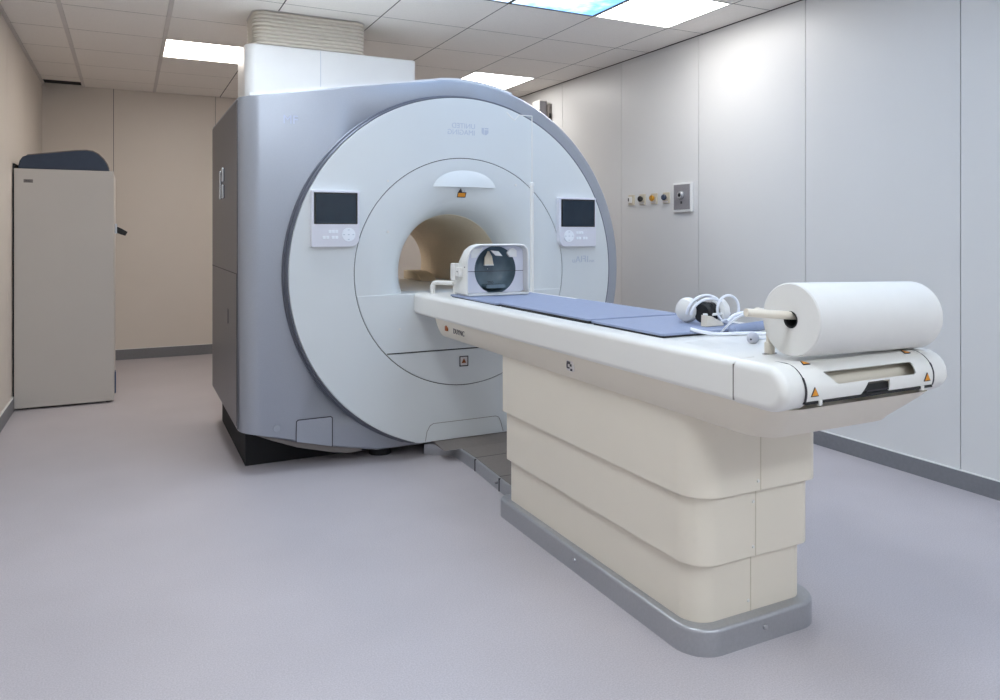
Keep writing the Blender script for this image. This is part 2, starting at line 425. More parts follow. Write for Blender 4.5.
# pale lip along the top edge of the housing
bm = B()
top = [p for p in ho if p[1] > 1.89 and p[0] > 0.49]
top = [p for p in top if p[0] < 2.05]
out = inset(ho, -0.010)
po = [out[ho.index(p)] for p in top]; po[0] = (0.545, 1.914); top[0] = (0.545, 1.904)
prism(bm, po+list(reversed([(p[0], p[1]-0.004) for p in top])), YH0+0.012, YH1-0.02, 'y', r0=0.0)
obj('top_cover', bm, M['duct'], sc, label='white lid over the grey housing')
# underside pan and feet
pan = [(0.58, 0.196), (0.66, 0.160), (0.78, 0.112), (0.95, 0.066), (1.05, 0.047), (1.12, 0.050), (1.13, 0.075), (0.95, 0.115), (0.77, 0.16), (0.57, 0.208)]
obj('belly_pan', prism(B(), pan, 3.895, 5.1, 'y', r0=0.006, seg=2), M['step'], sc)
obj('shadow_block', prism(B(), [(0.55, 0.0), (0.55, 0.186), (0.77, 0.125), (1.15, 0.044), (2.2, 0.044), (2.2, 0.0)], 4.07, 5.12, 'y'), M['dark'], sc, False, 'dark block standing in for the shadow under the housing')  # solid dark block in place of the shadow under the scanner
for fx, fy in ((1.25, 3.99),  (2.1, 3.99)):
    obj('foot', prism(B(), circle(fx, fy, 0.06, 24), 0.0, 0.06, 'z'), M['black'], sc)
# small round plug and access flap on the grey front
obj('plug', prism(B(), circle(0.675, 0.228, 0.019, 24), YH0-0.003, YH0+0.004, 'y', r0=0.002, seg=2), M['grey'], sc)
flap = [(0.770, 0.150), (0.772, 0.252), (0.780, 0.259), (0.948, 0.259), (0.956, 0.252), (0.956, 0.104)]
obj('access_flap', prism(B(), flap, YH0-0.002, YH0+0.004, 'y'), M['grey'], sc, label='small grey access flap low on the housing')
def strip(bm, pts, y, wdt=0.003, t=0.0012):
    """thin seam strip following a 2D (x,z) path on a plane of constant y"""
    for a, b in zip(pts, pts[1:]):
        a, b = Vector(a), Vector(b); d = (b-a); L = d.length
        if L < 1e-6: continue
        d /= L; n = Vector((-d.y, d.x))*wdt/2; a2, b2 = a-d*wdt*0.3, b+d*wdt*0.3
        prism(bm, [tuple(a2+n), tuple(b2+n), tuple(b2-n), tuple(a2-n)], y-t, y+t, 'y')
    return bm
obj('seam', strip(B(), [flap[0], flap[1], flap[2], flap[3], flap[4], flap[5]], YH0-0.0025, 0.0045), M['ink'], sc, False)
place_text('lettering', 'MF', 0.062, (0.742, YH0-0.001, 1.789), M['mark_pale'], sc)
# grey rim around the disc: shadow groove, bright bead, wall
ZC = 0.080
def clipped_lathe(prof, n=144):
    bm = lathe(B(), prof, (CX, CZ), 'y', n, close=True)
    r = bmesh.ops.bisect_plane(bm, geom=bm.verts[:]+bm.edges[:]+bm.faces[:], plane_co=(0, 0, ZC), plane_no=(0, 0, -1), clear_outer=True)
    bmesh.ops.holes_fill(bm, edges=[e for e in bm.edges if e.is_boundary], sides=0)
    return bm
obj('rim', clipped_lathe([(0.985, YH0+0.02), (0.985, YH0-0.012), (0.981, YH0-0.017), (0.974, YH0-0.017), (0.974, YD+0.012), (0.970, YD+0.006), (0.965, YD+0.006), (0.965, YH0+0.02)]), M['rim'], sc, label='dark grey ring around the white disc')
obj('front_disc', clipped_lathe([(0.631, YD), (0.957, YD), (RD, YD+0.003), (RD+0.0005, YD+0.008), (RD+0.0005, YH0+0.01), (0.631, YH0+0.01)]), M['disc'], sc, label='white front disc')
# seams recessed between the rings
obj('seam', lathe(B(), [(0.626, YD+0.006), (0.634, YD+0.006), (0.634, YD+0.012), (0.626, YD+0.012)], (CX, CZ), 'y', 144, close=True), M['black'], sc, False)
# bore cover: flared funnel
fl = [(0.627, YD+0.004), (0.6265, YD), (0.55, YD+0.001), (0.50, YD+0.006), (0.46, YD+0.016), (0.42, YD+0.034), (0.388, YD+0.060), (0.362, YD+0.096), (0.345, YD+0.135), (0.332, YD+0.185), (0.322, YD+0.24)]
bm = lathe(B(), fl+[(0.34, YD+0.24), (0.627, YD+0.06)], (CX, CZ), 'y', 144, close=True)
obj('bore_cover', bm, M['disc'], sc, label='white flared mouth of the bore')
bm = lathe(B(), [(0.3215, YD+0.236), (0.312, YD+0.30), (0.305, YD+0.38), (0.302, 4.6), (0.301, 5.08), (0.298, 5.11), (0.290, 5.13), (0.283, 5.17), (0.280, 5.23), (0.286, 5.26), (0.35, 5.27), (0.35, 5.205), (0.33, 5.205), (0.33, YD+0.236)], (CX, CZ), 'y', 128, close=True)
liner = obj('bore_liner', bm, M['liner'], sc, label='bore lining, warm lamp bounce painted in as beige')
# cut the bore through the housing
cut = obj('cutter', lathe(B(), [(0.0001, YH0-0.2), (0.62, YH0-0.2), (0.62, 4.08), (0.36, 4.12), (0.36, YH1+0.2), (0.0001, YH1+0.2)], (CX, CZ), 'y', 96, close=True), M['dark'])
md = hous.modifiers.new('bore', 'BOOLEAN'); md.object = cut; md.operation = 'DIFFERENCE'; md.solver = 'EXACT'
bpy.context.view_layer.update()
dg = bpy.context.evaluated_depsgraph_get()
nm = bpy.data.meshes.new_from_object(hous.evaluated_get(dg)); hous.modifiers.clear(); hous.data = nm
bpy.data.objects.remove(cut)
nm.materials.clear(); nm.materials.append(M['grey'])
# vertical ledge plate below the bore: two flat covers with a fine joint
def seg_circle(R, zlo, zhi, n=60):
    """part of a disc between two heights"""
    p = []
    def xat(z): return math.sqrt(max(0, R*R-(z-CZ)**2))
    zs = [zlo+(zhi-zlo)*k/n for k in range(n+1)]
    p += [(CX+xat(z), z) for z in zs]
    p += [(CX-xat(z), z) for z in reversed(zs) if xat(z) > 1e-4]
    return p
obj('lower_cover', prism(B(), seg_circle(0.6262, 0.5745, 0.886), YD-0.0015, YD+0.22, 'y', r0=0.003, seg=3), M['disc'], sc, label='flat white cover under the bore with a ledge on top')
obj('lower_cover', prism(B(), seg_circle(0.6262, CZ-0.626, 0.5705), YD-0.0015, YD+0.10, 'y', r0=0.003, seg=3), M['disc'], sc)
obj('seam', box(B(), CX-0.452, CX+0.452, YD-0.0006, YD+0.02, 0.570, 0.575), M['black'], sc, False)
obj('seam', strip(B(), [(1.446, 0.085), (1.455, 0.135), (1.472, 0.165), (1.492, 0.176), (1.872, 0.176), (1.890, 0.168), (1.903, 0.14), (1.918, 0.085)], YD-0.0002, 0.0025), M['step'], sc, False)
# guide bed inside the bore
bm = prism(B(), rrect(1.44, 1.924, 0.845, 0.884, 0.01, 3), YD+0.22, 5.19, 'y'); box(bm, 1.43, 1.455, 4.7, 5.19, 0.88, 0.902, 0.006); box(bm, 1.909, 1.934, YD+0.24, 5.19, 0.88, 0.902, 0.006)
obj('guide_bed', bm, M['white'], sc)
obj('armrest', prism(B(), [(4.80, 0.884), (5.18, 0.884), (5.18, 0.945), (5.00, 0.945), (4.9, 0.93)], 1.80, 1.92, 'x', r0=0.01, r1=0.01, seg=3), M['liner'], sc)
# canopy bump with the flat underside
bm = B(); nu, nv = 28, 12; rows = []
for j in range(nv+1):
    b = PI/2*j/nv; row = []
    for i in range(nu+1):
        a = PI*i/nu
        x = -math.cos(a)*math.cos(b)**0.8; y = math.sin(a)*math.cos(b); z = math.sin(b)
        row.append(bm.verts.new((CX+0.225*x, YD+0.045-0.075*(y**1.0)*(1-0.25*z), 1.468+0.135*z)))
    rows.append(row)
for a, b in zip(rows, rows[1:]):
    for i in range(nu):
        try: bm.faces.new((a[i], a[i+1], b[i+1], b[i]))
        except ValueError: pass
bm.faces.new(rows[0])
bmesh.ops.remove_doubles(bm, verts=bm.verts, dist=1e-5)
obj('canopy', bm, M['disc'], sc, label='rounded white hump above the bore with flat underside')
for (x, z) in ((1.235, 1.22), (2.0, 1.49), (1.235, 1.49), (1.30, 0.70)):
    bm = prism(B(), circle(x, z, 0.007, 16), YD-0.002, YD+0.002, 'y', r0=0.0015, seg=2); obj('screw_cap', bm, M['white'], sc)
# warning stickers on the scanner
def lean(bm):
    for v in bm.verts: v.co.y = v.co.y-(YD+0.040)+YD+0.036-(v.co.z-1.414)*0.50
    return bm
def tri(cx, cz, s): return [(cx-s, cz-s*0.85), (cx+s, cz-s*0.85), (cx, cz+s*0.95)]
st = obj('warning_sticker', lean(prism(B(), rrect(1.647, 1.697, 1.414, 1.441, 0.002, 2), YD+0.0375, YD+0.040, 'y')), M['orange'], sc, label='orange laser sticker over the bore')
bm = strip(B(), rrect(1.648, 1.696, 1.415, 1.440, 0.001, 1)+[(1.696, 1.440)], YD+0.0372, 0.004); prism(bm, tri(1.660, 1.452, 0.012), YD+0.0365, YD+0.039, 'y')
obj('sticker_print', lean(bm), M['ink'], st, False)
obj('sticker_print', lean(prism(B(), tri(1.685, 1.449, 0.006), YD+0.0365, YD+0.039, 'y')), M['mark'], st, False)
st = obj('warning_sticker', prism(B(), rrect(1.648, 1.698, 0.476, 0.530, 0.002, 2), YD-0.0026, YD-0.001, 'y'), M['label'], sc, label='square framed warning sticker under the bore')
bm = strip(B(), [(1.649, 0.477), (1.697, 0.477), (1.697, 0.529), (1.649, 0.529), (1.649, 0.477)], YD-0.0028, 0.005); obj('sticker_print', bm, M['ink'], st, False)
obj('sticker_print', prism(B(), tri(1.673, 0.505, 0.014), YD-0.0036, YD-0.002, 'y'), M['brown'], st, False)
# mirrored maker's lettering, as the photograph shows it
place_text('lettering', 'UNITED', 0.040, (1.672, YD-0.0004, 1.808), M['mark'], sc, mirror=True)
place_text('lettering', 'IMAGING', 0.040, (1.658, YD-0.0004, 1.772), M['mark'], sc, mirror=True)
bm = prism(B(), [(1.783, 1.806), (1.783, 1.778), (1.792, 1.768), (1.797, 1.768), (1.797, 1.806)], YD-0.001, YD+0.001, 'y')
prism(bm, [(1.801, 1.806), (1.801, 1.799), (1.825, 1.799), (1.825, 1.806)], YD-0.001, YD+0.001, 'y')
prism(bm, [(1.801, 1.794), (1.801, 1.766), (1.812, 1.766), (1.825, 1.778), (1.825, 1.794)], YD-0.001, YD+0.001, 'y')
obj('emblem', bm, M['mark'], sc, False)
place_text('lettering', 'u', 0.040, (2.391, YD-0.0004, 1.050), M['mark'], sc)
place_text('lettering', 'A', 0.055, (2.422, YD-0.0004, 1.055), M['mark'], sc)
place_text('lettering', 'I', 0.055, (2.447, YD-0.0004, 1.057), M['mark'], sc)
place_text('lettering', 'F', 0.055, (2.468, YD-0.0004, 1.057), M['mark'], sc, mirror=True)
place_text('lettering', 'I', 0.055, (2.490, YD-0.0004, 1.055), M['mark'], sc)
place_text('lettering', 'run', 0.026, (2.520, YD-0.0004, 1.047), M['mark'], sc)
# control panels
def control_panel(x0, x1, z0, z1, corner, lab, pad_left):
    r = [0.008, 0.008, 0.008, 0.008]; r[corner] = 0.045
    y1 = YD+0.001; y0 = YD-0.034
    p = obj('control_panel', prism(B(), rrect(x0, x1, z0, z1, r, 8), y0, y1, 'y', r0=0.004, seg=3), M['panel'], sc, label=lab)
    sz0 = z0+(z1-z0)*0.405
    b = obj('bezel', prism(B(), rrect(x0+0.012, x1-0.011, sz0, z1-0.012, 0.003, 3), y0-0.002, y0+0.004, 'y', r0=0.001, seg=2), M['bezel'], p)
    obj('screen', prism(B(), rrect(x0+0.022, x1-0.020, sz0+0.005, z1-0.020, 0.002, 2), y0-0.0035, y0, 'y'), M['screen'], p, False)
    cx = x0+0.065 if pad_left else x1-0.058; cz = z0+0.063
    d = obj('button_pad', prism(B(), circle(cx, cz, 0.035, 32), y0-0.004, y0+0.002, 'y', r0=0.002, seg=2), M['button'], p, label='round four-way button pad')
    for dx, dz in ((0.024, 0), (-0.024, 0), (0, 0.024), (0, -0.024), (0, 0)):
        bm = prism(B(), rrect(cx+dx-0.005, cx+dx+0.005, cz+dz-0.0018, cz+dz+0.0018, 0.0008, 2), y0-0.0048, y0-0.003, 'y')
        obj('button_print', bm, M['mark'], d, False)
    s = 1 if pad_left else -1
    rows = ((cz+0.020, (0.058, 0.075, 0.092)), (cz-0.012, (0.058, 0.076, 0.104, 0.122))) if pad_left else ((cz+0.016, (0.062, 0.079, 0.096)), (cz-0.014, (0.062, 0.080, 0.108, 0.126)))
    for zz, xs in rows:
        for q in xs:
            obj('button', prism(B(), rrect(cx+s*q-0.0075, cx+s*q+0.0075, zz-0.0075, zz+0.0075, 0.002, 2), y0-0.003, y0+0.001, 'y', r0=0.001, seg=1), M['button'], p)
control_panel(0.826, 1.072, 1.143, 1.432, 3, 'left control panel with dark screen', False)
control_panel(2.272, 2.530, 1.133, 1.426, 2, 'right control panel with dark screen', True)

# duct casing and bellows on top of the scanner
dt = thing('duct_casing', 'white rounded casing on top of the scanner, reaching towards the ceiling', 'duct cover', (1.17, 5.0, 2.0))
bm = prism(B(), rrect(0.640, 1.735, 4.73, 5.12, (0.05, 0.05, 0.07, 0.03), 8), 1.98, 2.372, 'z', r1=0.012, seg=3)
def roof(x):
    if x < top[0][0]: return 1.90
    for (a, b), (c, d) in zip(top, top[1:]):
        if a <= x <= c: return b+(d-b)*(x-a)/(c-a)
    return 2.079
for v in bm.verts:
    if v.co.z < 2.0: v.co.z = roof(v.co.x)+0.013
obj('casing', bm, M['duct'], dt)
obj('seam', box(B(), 1.093, 1.096, 4.7285, 4.735, 2.0, 2.362), M['mark'], dt, False)
bm = B(); z = 2.372; nb = 9; hh = (H-0.004-z)/nb
pl = rrect(0.690, 1.398, 4.738, 5.10, 0.075, 8); rings = []
for k in range(nb):
    for dz, ins in ((0.0, 0.014), (0.22, 0.003), (0.5, 0.0), (0.78, 0.003), (1.0, 0.014)):
        if k and dz == 0: continue
        rings.append((inset(pl, ins), z+(k+dz)*hh))
R = [[bm.verts.new((x, y, zz)) for x, y in q] for q, zz in rings]
for a, b in zip(R, R[1:]):
    for i in range(len(pl)): bm.faces.new((a[i], a[(i+1) % len(pl)], b[(i+1) % len(pl)], b[i]))
bm.faces.new(R[0]); bm.faces.new(R[-1])
obj('bellows', bm, M['bellows'], dt, label='cream ribbed collar between casing and ceiling')
obj('collar_trim', prism(B(), rrect(0.686, 1.402, 4.734, 5.104, 0.08, 8), H-0.0025, H-0.0005, 'z'), M['tee'], dt)

# ================================================================== CABLE COVER STEP between scanner and table
TX = 1.69
stp = thing('floor_duct_cover', 'low grey metal step cover on the floor between scanner and table pedestal', 'cable cover', (TX, 3.3, 0))
L = [(1.47, 3.862), (1.455, 3.842), (1.548, 3.778), (1.572, 3.765), (1.586, 3.745), (1.590, 3.70), (1.588, 3.48), (1.566, 3.16), (1.552, 2.905)]
outl = L+[(2.06, 2.905), (2.06, 3.862)]
bm = prism(B(), outl, 0.0, 0.060, 'z', r1=0.008, seg=3)
obj('cover', bm, [M['base']], stp)
Li = inset(outl, 0.012)
obj('rear_ramp', prism(B(), [(3.66, 0.0612), (3.862, 0.0825), (3.862, 0.0612)], 1.50, 2.05, 'x'), M['step'], stp)
obj('top_plate', prism(B(), Li, 0.058, 0.0615, 'z'), M['step'], stp, label='matt warm grey top plate')
bm = B()
for y in (3.48, 3.16): obj('seam', box(B(), 1.60-(3.48-y)*0.07, 2.04, y-0.002, y+0.002, 0.0605, 0.0622), M['ink'], stp, False)
bm = B()
for x, y in ((1.5872, 3.46), (1.5655, 3.14)): obj('bracket_joint', box(B(), x-0.003, x+0.006, y-0.004, y+0.004, 0.0, 0.0605), M['ink'], stp, False)
obj('bolt', lathe(B(), [(0.0001, 1.553), (0.006, 1.553), (0.007, 1.57)], (3.16, 0.035), 'x', 12), M['chrome'], stp)
bm = tube(B(), smoothpath([(1.93, 3.75, 0.075), (1.96, 3.70, 0.09), (2.0, 3.66, 0.085), (2.03, 3.62, 0.07)], 4), 0.014)
obj('hose_end', bm, M['white_trim'], stp)

# ================================================================== PATIENT TABLE
tb = thing('patient_table', 'long ivory patient table on a stepped pedestal leading into the scanner bore', 'patient table', (TX, 2.3, 0))
XT0, XT1 = 1.38, 2.0
# plinth
pl = obj('plinth', prism(B(), rrect(1.432, 1.955, 1.632, 2.90, (0.05, 0.05, 0.10, 0.10), 10), 0.0, 0.078, 'z', r1=0.012, seg=4), M['base'], tb, label='grey metal plinth with rounded corners')
for (x, y, ax) in ((1.4315, 2.27, 'x'), (1.695, 1.6315, 'y')):
    if ax == 'x': bm = lathe(B(), [(0.0001, x-0.004), (0.007, x-0.004), (0.009, x+0.002)], (y, 0.045), 'x', 16)
    else: bm = lathe(B(), [(0.0001, y-0.005), (0.007, y-0.005), (0.009, y+0.002)], (x, 0.045), 'y', 16)
    obj('bolt', bm, M['chrome'], pl)
# three telescoping tiers
tiers = (('pedestal_tier', 1.462, 1.905, 1.672, 2.842, 0.076, 0.262, 0.075), ('pedestal_tier', 1.448, 1.919, 1.652, 2.856, 0.250, 0.470, 0.085), ('pedestal_tier', 1.436, 1.931, 1.632, 2.872, 0.452, 0.70, 0.095))
for nme, x0, x1, y0, y1, z0, z1, r in tiers:
    t = obj(nme, prism(B(), rrect(x0, x1, y0, y1, (0.03, 0.03, r, 0.05), 10), z0, z1, 'z', r0=0.003, r1=0.003, seg=2), M['ivory'], tb)
    obj('seam', box(B(), TX-0.013, TX-0.010, y0-0.0008, y0+0.002, z0+0.002, z1), M['cream_plate'], t, False)
    for zz in ([z0+0.035] if z1-z0 < 0.2 else [z0+0.03, z1-0.055]):
        obj('screw', lathe(B(), [(0.0001, y0-0.003), (0.004, y0-0.003), (0.0055, y0+0.001)], (TX-0.022, zz), 'y', 12), M['white'], t)
# carriage under the top (tapered, near end raked and rounded in plan)
bm = B(); R = []
for z, xa, xb, ya in ((0.690, 1.440, 1.920, 1.392), (0.6935, 1.432, 1.928, 1.385), (0.705, 1.422, 1.938, 1.378), (0.735, 1.407, 1.958, 1.345), (0.765, 1.396, 1.975, 1.312), (0.786, 1.390, 1.985, 1.292)):
    R.append([bm.verts.new((x, y, z)) for x, y in rrect(xa, xb, ya, 3.52, (0.005, 0.005, 0.075, 0.06), 8)])
for a, b in zip(R, R[1:]):
    n_ = len(a)
    for i in range(n_): bm.faces.new((a[i], a[(i+1) % n_], b[(i+1) % n_], b[i]))
bm.faces.new(R[0]); bm.faces.new(R[-1])
car = obj('carriage', bm, M['ivory'], tb, label='tapered beige carriage beneath the table top')
# top body and its rounded nose; profile in (y, z)
def nose(d=0.0):
    """underside -> nose -> top, inset by d"""
    c = (1.332, 0.832); R0 = 0.063-d; p = []
    for k in range(0, 15):
        a = math.radians(-62-(208-0)*k/14*0.99)
        a = math.radians(-70-200*k/14)
        ry = R0; rz = R0 if math.sin(a) > 0 else (0.052-d)
        p.append((c[0]+ry*math.cos(a), c[1]+rz*math.sin(a)))
    return p
def body_profile(ymax, d=0.0, zt=0.894, zb=0.780):
    n = [q for q in nose(d) if q[0] < 1.36]
    n[-1] = (n[-1][0]+0.02, zt-d)
    return [(ymax, zb+d)]+[(1.345, zb+d)]+n[1:]+[(min(1.45, ymax-0.02), zt-d), (ymax, zt-d)]
bp = body_profile(3.796)
# left and right rails run the full length, centre is set lower behind the nose shell
def rail(x0, x1, r0, r1, lab):
    q = body_profile(1.432)
    o1 = obj('end_cap', prism(B(), q, x0, x1, 'x', r0=r0, r1=r1, seg=6, keep=1.43), M['white'], tb)
    return o1
rail(XT0, 1.462, 0.022, 0.0, 'l'); rail(1.916, 2.020, 0.0, 0.042, 'r')
long_sec = [(XT0, 0.80), (XT0, 0.872), (XT0+0.004, 0.883), (XT0+0.012, 0.890), (XT0+0.024, 0.8935), (1.452, 0.8945), (1.470, 0.8888), (1.91, 0.8888), (1.928, 0.8945),
            (XT1-0.024, 0.8935), (XT1-0.012, 0.890), (XT1-0.004, 0.883), (XT1, 0.872), (XT1, 0.80), (XT1-0.008, 0.786), (XT1-0.02, 0.780), (XT0+0.02, 0.780), (XT0+0.008, 0.786)]
obj('table_top', prism(B(), long_sec, 1.435, 3.796, 'y'), M['white'], tb, label='white top with raised rounded edges')
core = body_profile(1.50, 0.03)
obj('nose_core', prism(B(), core, 1.455, 1.925, 'x'), M['ivory'], tb)
# shell over the nose with a long grip slot and a small dark notch
prof = [(1.745, 0.8895), (1.738, 0.8915), (1.47, 0.892), (1.385, 0.8925)]
arc = []
for k in range(0, 25):
    a = math.radians(93+(200-93)*k/24); arc.append((1.332+0.0655*math.cos(a), 0.832+(0.062 if math.sin(a) > 0 else 0.0655)*math.sin(a)))
prof += arc
# arc-length stations
S_ = [0]
for a, b in zip(prof, prof[1:]): S_.append(S_[-1]+math.hypot(a[0]-b[0], a[1]-b[1]))
xs = [1.452+0.0119*k for k in range(41)]
xs = [1.452+(1.927-1.452)*k/76 for k in range(77)]
iz = len(prof)-1
KS = (12, 65, 35, 48)                        # columns: slot left, slot right, notch left, notch right
def shift(x, i):
    d = 0.0
    xk = xs[KS[0]]
    if 14 <= i <= 21: d += (0.0045*(i-14)+(0.006 if i == 21 else 0))*max(0, 1-abs(x-xk)/0.05)
    xk = xs[KS[1]]
    if i in (14, 21): d -= 0.004*max(0, 1-abs(x-xk)/0.02)
    xk = xs[KS[2]]
    if i >= 22: d -= 0.004*(i-22)*max(0, 1-abs(x-xk)/0.04)
    return x+d
pin = []
for i, p in enumerate(prof):
    a_, b_ = Vector(prof[max(i-1, 0)]), Vector(prof[min(i+1, len(prof)-1)]); t_ = (b_-a_).normalized()
    pin.append((p[0]-t_.y*0.003, p[1]+t_.x*0.003))      # inner face of the shell
bm = B()
G = [[[bm.verts.new((shift(x, i), p[0], p[1])) for i, p in enumerate(q)] for x in xs] for q in (prof, pin)]
def solid(a, i):
    if not (0 <= a < len(xs)-1 and 0 <= i < len(prof)-1): return False
    return not ((KS[0] <= a < KS[1] and 14 <= i < 21) or (KS[2] <= a < KS[3] and i >= 22))
for a in range(len(xs)-1):
    for i in range(len(prof)-1):
        if not solid(a, i): continue
        for L_ in (0, 1): g = G[L_]; bm.faces.new((g[a][i], g[a][i+1], g[a+1][i+1], g[a+1][i]))
        for (da, di, c0, c1) in ((-1, 0, (a, i), (a, i+1)), (1, 0, (a+1, i), (a+1, i+1)), (0, -1, (a, i), (a+1, i)), (0, 1, (a, i+1), (a+1, i+1))):
            if not solid(a+da, i+di):
                bm.faces.new((G[0][c0[0]][c0[1]], G[0][c1[0]][c1[1]], G[1][c1[0]][c1[1]], G[1][c0[0]][c0[1]]))
bmesh.ops.delete(bm, geom=[v for v in bm.verts if not v.link_faces], context='VERTS')
shell = obj('end_shell', bm, M['white'], tb, label='white shell wrapped over the near end with a grip slot', wn=False)
ge = prof[-1]
bm = B(); box(bm, 1.452, 1.927, ge[0]-0.0015, ge[0]+0.02, ge[1]-0.007, ge[1]-0.0005)  # black strip draws the shadow line below the shell edge
obj('gap_shadow', bm, M['black'], tb, False, label='dark strip painting the shadow line under the end shell')
for sx in (1.4505, 1.9285):
    bm = B(); seq = prof[2:]
    for i, (p, q) in enumerate(zip(seq, seq[1:])):
        tube(bm, [(sx, p[0], p[1]), (sx, q[0], q[1])], 0.0012 if i < 14 else 0.0026, 6)
    obj('gap_shadow', bm, M['ink'], tb, False)  # same shadow line, drawn dark up both sides
box_n = B(); box(box_n, 1.655, 1.756, ge[0]+0.004, ge[0]+0.025, ge[1]-0.006, ge[1]+0.023)
nt_ = obj('cable_notch', box_n, M['black'], tb, False, label='black notch in the middle of the near edge')
obj('notch_lip', box(B(), 1.668, 1.752, ge[0]-0.001, ge[0]+0.006, ge[1]+0.004, ge[1]+0.007), M['ink'], nt_, False)
for x in (1.500, 1.885): obj('clip', box(B(), x-0.006, x+0.006, ge[0]-0.004, ge[0]+0.004, ge[1]-0.012, ge[1]+0.001, 0.001, 1), M['white'], tb)
def on_nose(x, i, s, m, lab, flip=False):
    a, b = Vector((prof[i][0], prof[i][1])), Vector((prof[i+1][0], prof[i+1][1])); c = (a+b)/2; d = (a-b).normalized(); n = Vector((-d.y, d.x))
    if n.x > 0 and n.y < 0 or n.x > 0: n = -n
    if n.y < 0 and abs(n.x) < 0.3: n = -n
    def tr(u, v, h): q = c+d*v+n*h; return (x+u, q.x, q.y)
    for sc_, h, mm in ((1.0, 0.0022, M['ink']), (0.78, 0.0030, m)):
        bm = B(); pts = ((-s*sc_, -s*0.8*sc_), (s*sc_, -s*0.8*sc_), (0, s*0.95*sc_))
        lo = [bm.verts.new(tr(u, v, 0.0)) for u, v in pts]; hi = [bm.verts.new(tr(u, v, h)) for u, v in pts]
        bm.faces.new(lo); bm.faces.new(hi)
        for k in range(3): bm.faces.new((lo[k], lo[(k+1) % 3], hi[(k+1) % 3], hi[k]))
        if sc_ == 1.0: q = obj('warning_sticker', bm, mm, tb, False, label=lab)
        else: obj('sticker_print', bm, mm, q, False)
on_nose(1.478, 23, 0.013, M['orange'], 'orange warning triangle at the left of the near edge')
on_nose(1.900, 23, 0.013, M['orange'], 'orange warning triangle at the right of the near edge')
on_nose(1.498, 6, 0.012, M['orange'], 'orange warning triangle on the upper left of the shell')
on_nose(1.880, 6, 0.012, M['orange'], 'orange warning triangle on the upper right of the shell')
# joints in the side of the top
bm = box(B(), XT0-0.0008, XT0+0.003, 1.4325, 1.4352, 0.79, 0.882); obj('seam', bm, M['step'], tb, False)
# markings on the left side of the carriage
bm = prism(B(), [(3.40, 0.735), (3.375, 0.735), (3.375, 0.752), (3.387, 0.762), (3.40, 0.755)], 1.395, 1.403, 'x')
obj('side_sticker', bm, M['brown'], tb, False, label='small brown warning sticker')
place_text('lettering', 'DUYNC', 0.034, (1.3985, 3.235, 0.744), M['ink'], tb, face='-x', sx=1.1)
b2 = obj('side_sticker', prism(B(), rrect(2.225, 2.265, 0.728, 0.764, 0.001, 1), 1.3965, 1.404, 'x'), M['label'], tb, False, label='small square grey sticker on the carriage')
bm = B()
for a, b, c, d in ((2.242, 2.262, 0.752, 0.761), (2.232, 2.242, 0.745, 0.753), (2.245, 2.262, 0.736, 0.741), (2.228, 2.238, 0.730, 0.737), (2.258, 2.263, 0.74, 0.752)):
    box(bm, 1.394, 1.399, a, b, c, d)
obj('sticker_print', bm, M['ink'], b2, False)
# faint joints in the top surface
obj('seam', box(B(), 1.475, 1.905, 1.748, 1.750, 0.888, 0.8892), M['mark'], tb, False)
# paper roll spindle: post and arm
hold = obj('roll_spindle', tube(B(), smoothpath([(1.362, 1.372, 1.019), (1.45, 1.360, 1.011), (1.56, 1.352, 1.004), (1.93, 1.350, 0.994)], 6), 0.0105, 14), M['ivory'], tb, label='horizontal rod carrying the paper roll')
obj('spindle_post', tube(B(), smoothpath([(1.536, 1.462, 0.886), (1.536, 1.462, 0.96), (1.526, 1.460, 0.995), (1.48, 1.448, 1.010), (1.445, 1.41, 1.013), (1.438, 1.372, 1.012)], 6), 0.0095, 14), M['ivory'], hold)
obj('spindle_slot', prism(B(), rrect(1.512, 1.560, 1.456, 1.468, 0.005, 4), 0.890, 0.8935, 'z'), M['step'], hold, False)
obj('spindle_cap', prism(B(), rrect(1.524, 1.548, 1.450, 1.474, 0.008, 4), 0.8935, 0.925, 'z', r1=0.005, seg=2), M['ivory'], hold)

# ================================================================== PAPER ROLL
YR, ZR, RR = 1.352, 0.9968, 0.0925
bm = B()
lathe(bm, [(0.0195, 1.493), (0.030, 1.4925), (0.060, 1.4915), (RR-0.003, 1.491), (RR, 1.494), (RR+0.0005, 1.60), (RR, 1.80), (RR, 1.958), (RR-0.003, 1.961), (0.0195, 1.961)], (YR, ZR), 'x', 96, close=True)
roll = obj('paper_roll', bm, M['paper']); tag(roll, 'thick roll of white couch paper lying across the near end of the table', 'paper roll')
obj('core_tube', lathe(B(), [(0.0193, 1.4925), (0.0215, 1.4915), (0.0215, 1.50), (0.0193, 1.96), (0.0172, 1.96), (0.0172, 1.4925)], (YR, ZR), 'x', 40, close=True), M['dark'], roll, label='dark cardboard core')

for o_r in (roll, bpy.data.objects['core_tube']):
    for v in o_r.data.vertices: v.co.z -= (v.co.x-1.491)*0.021
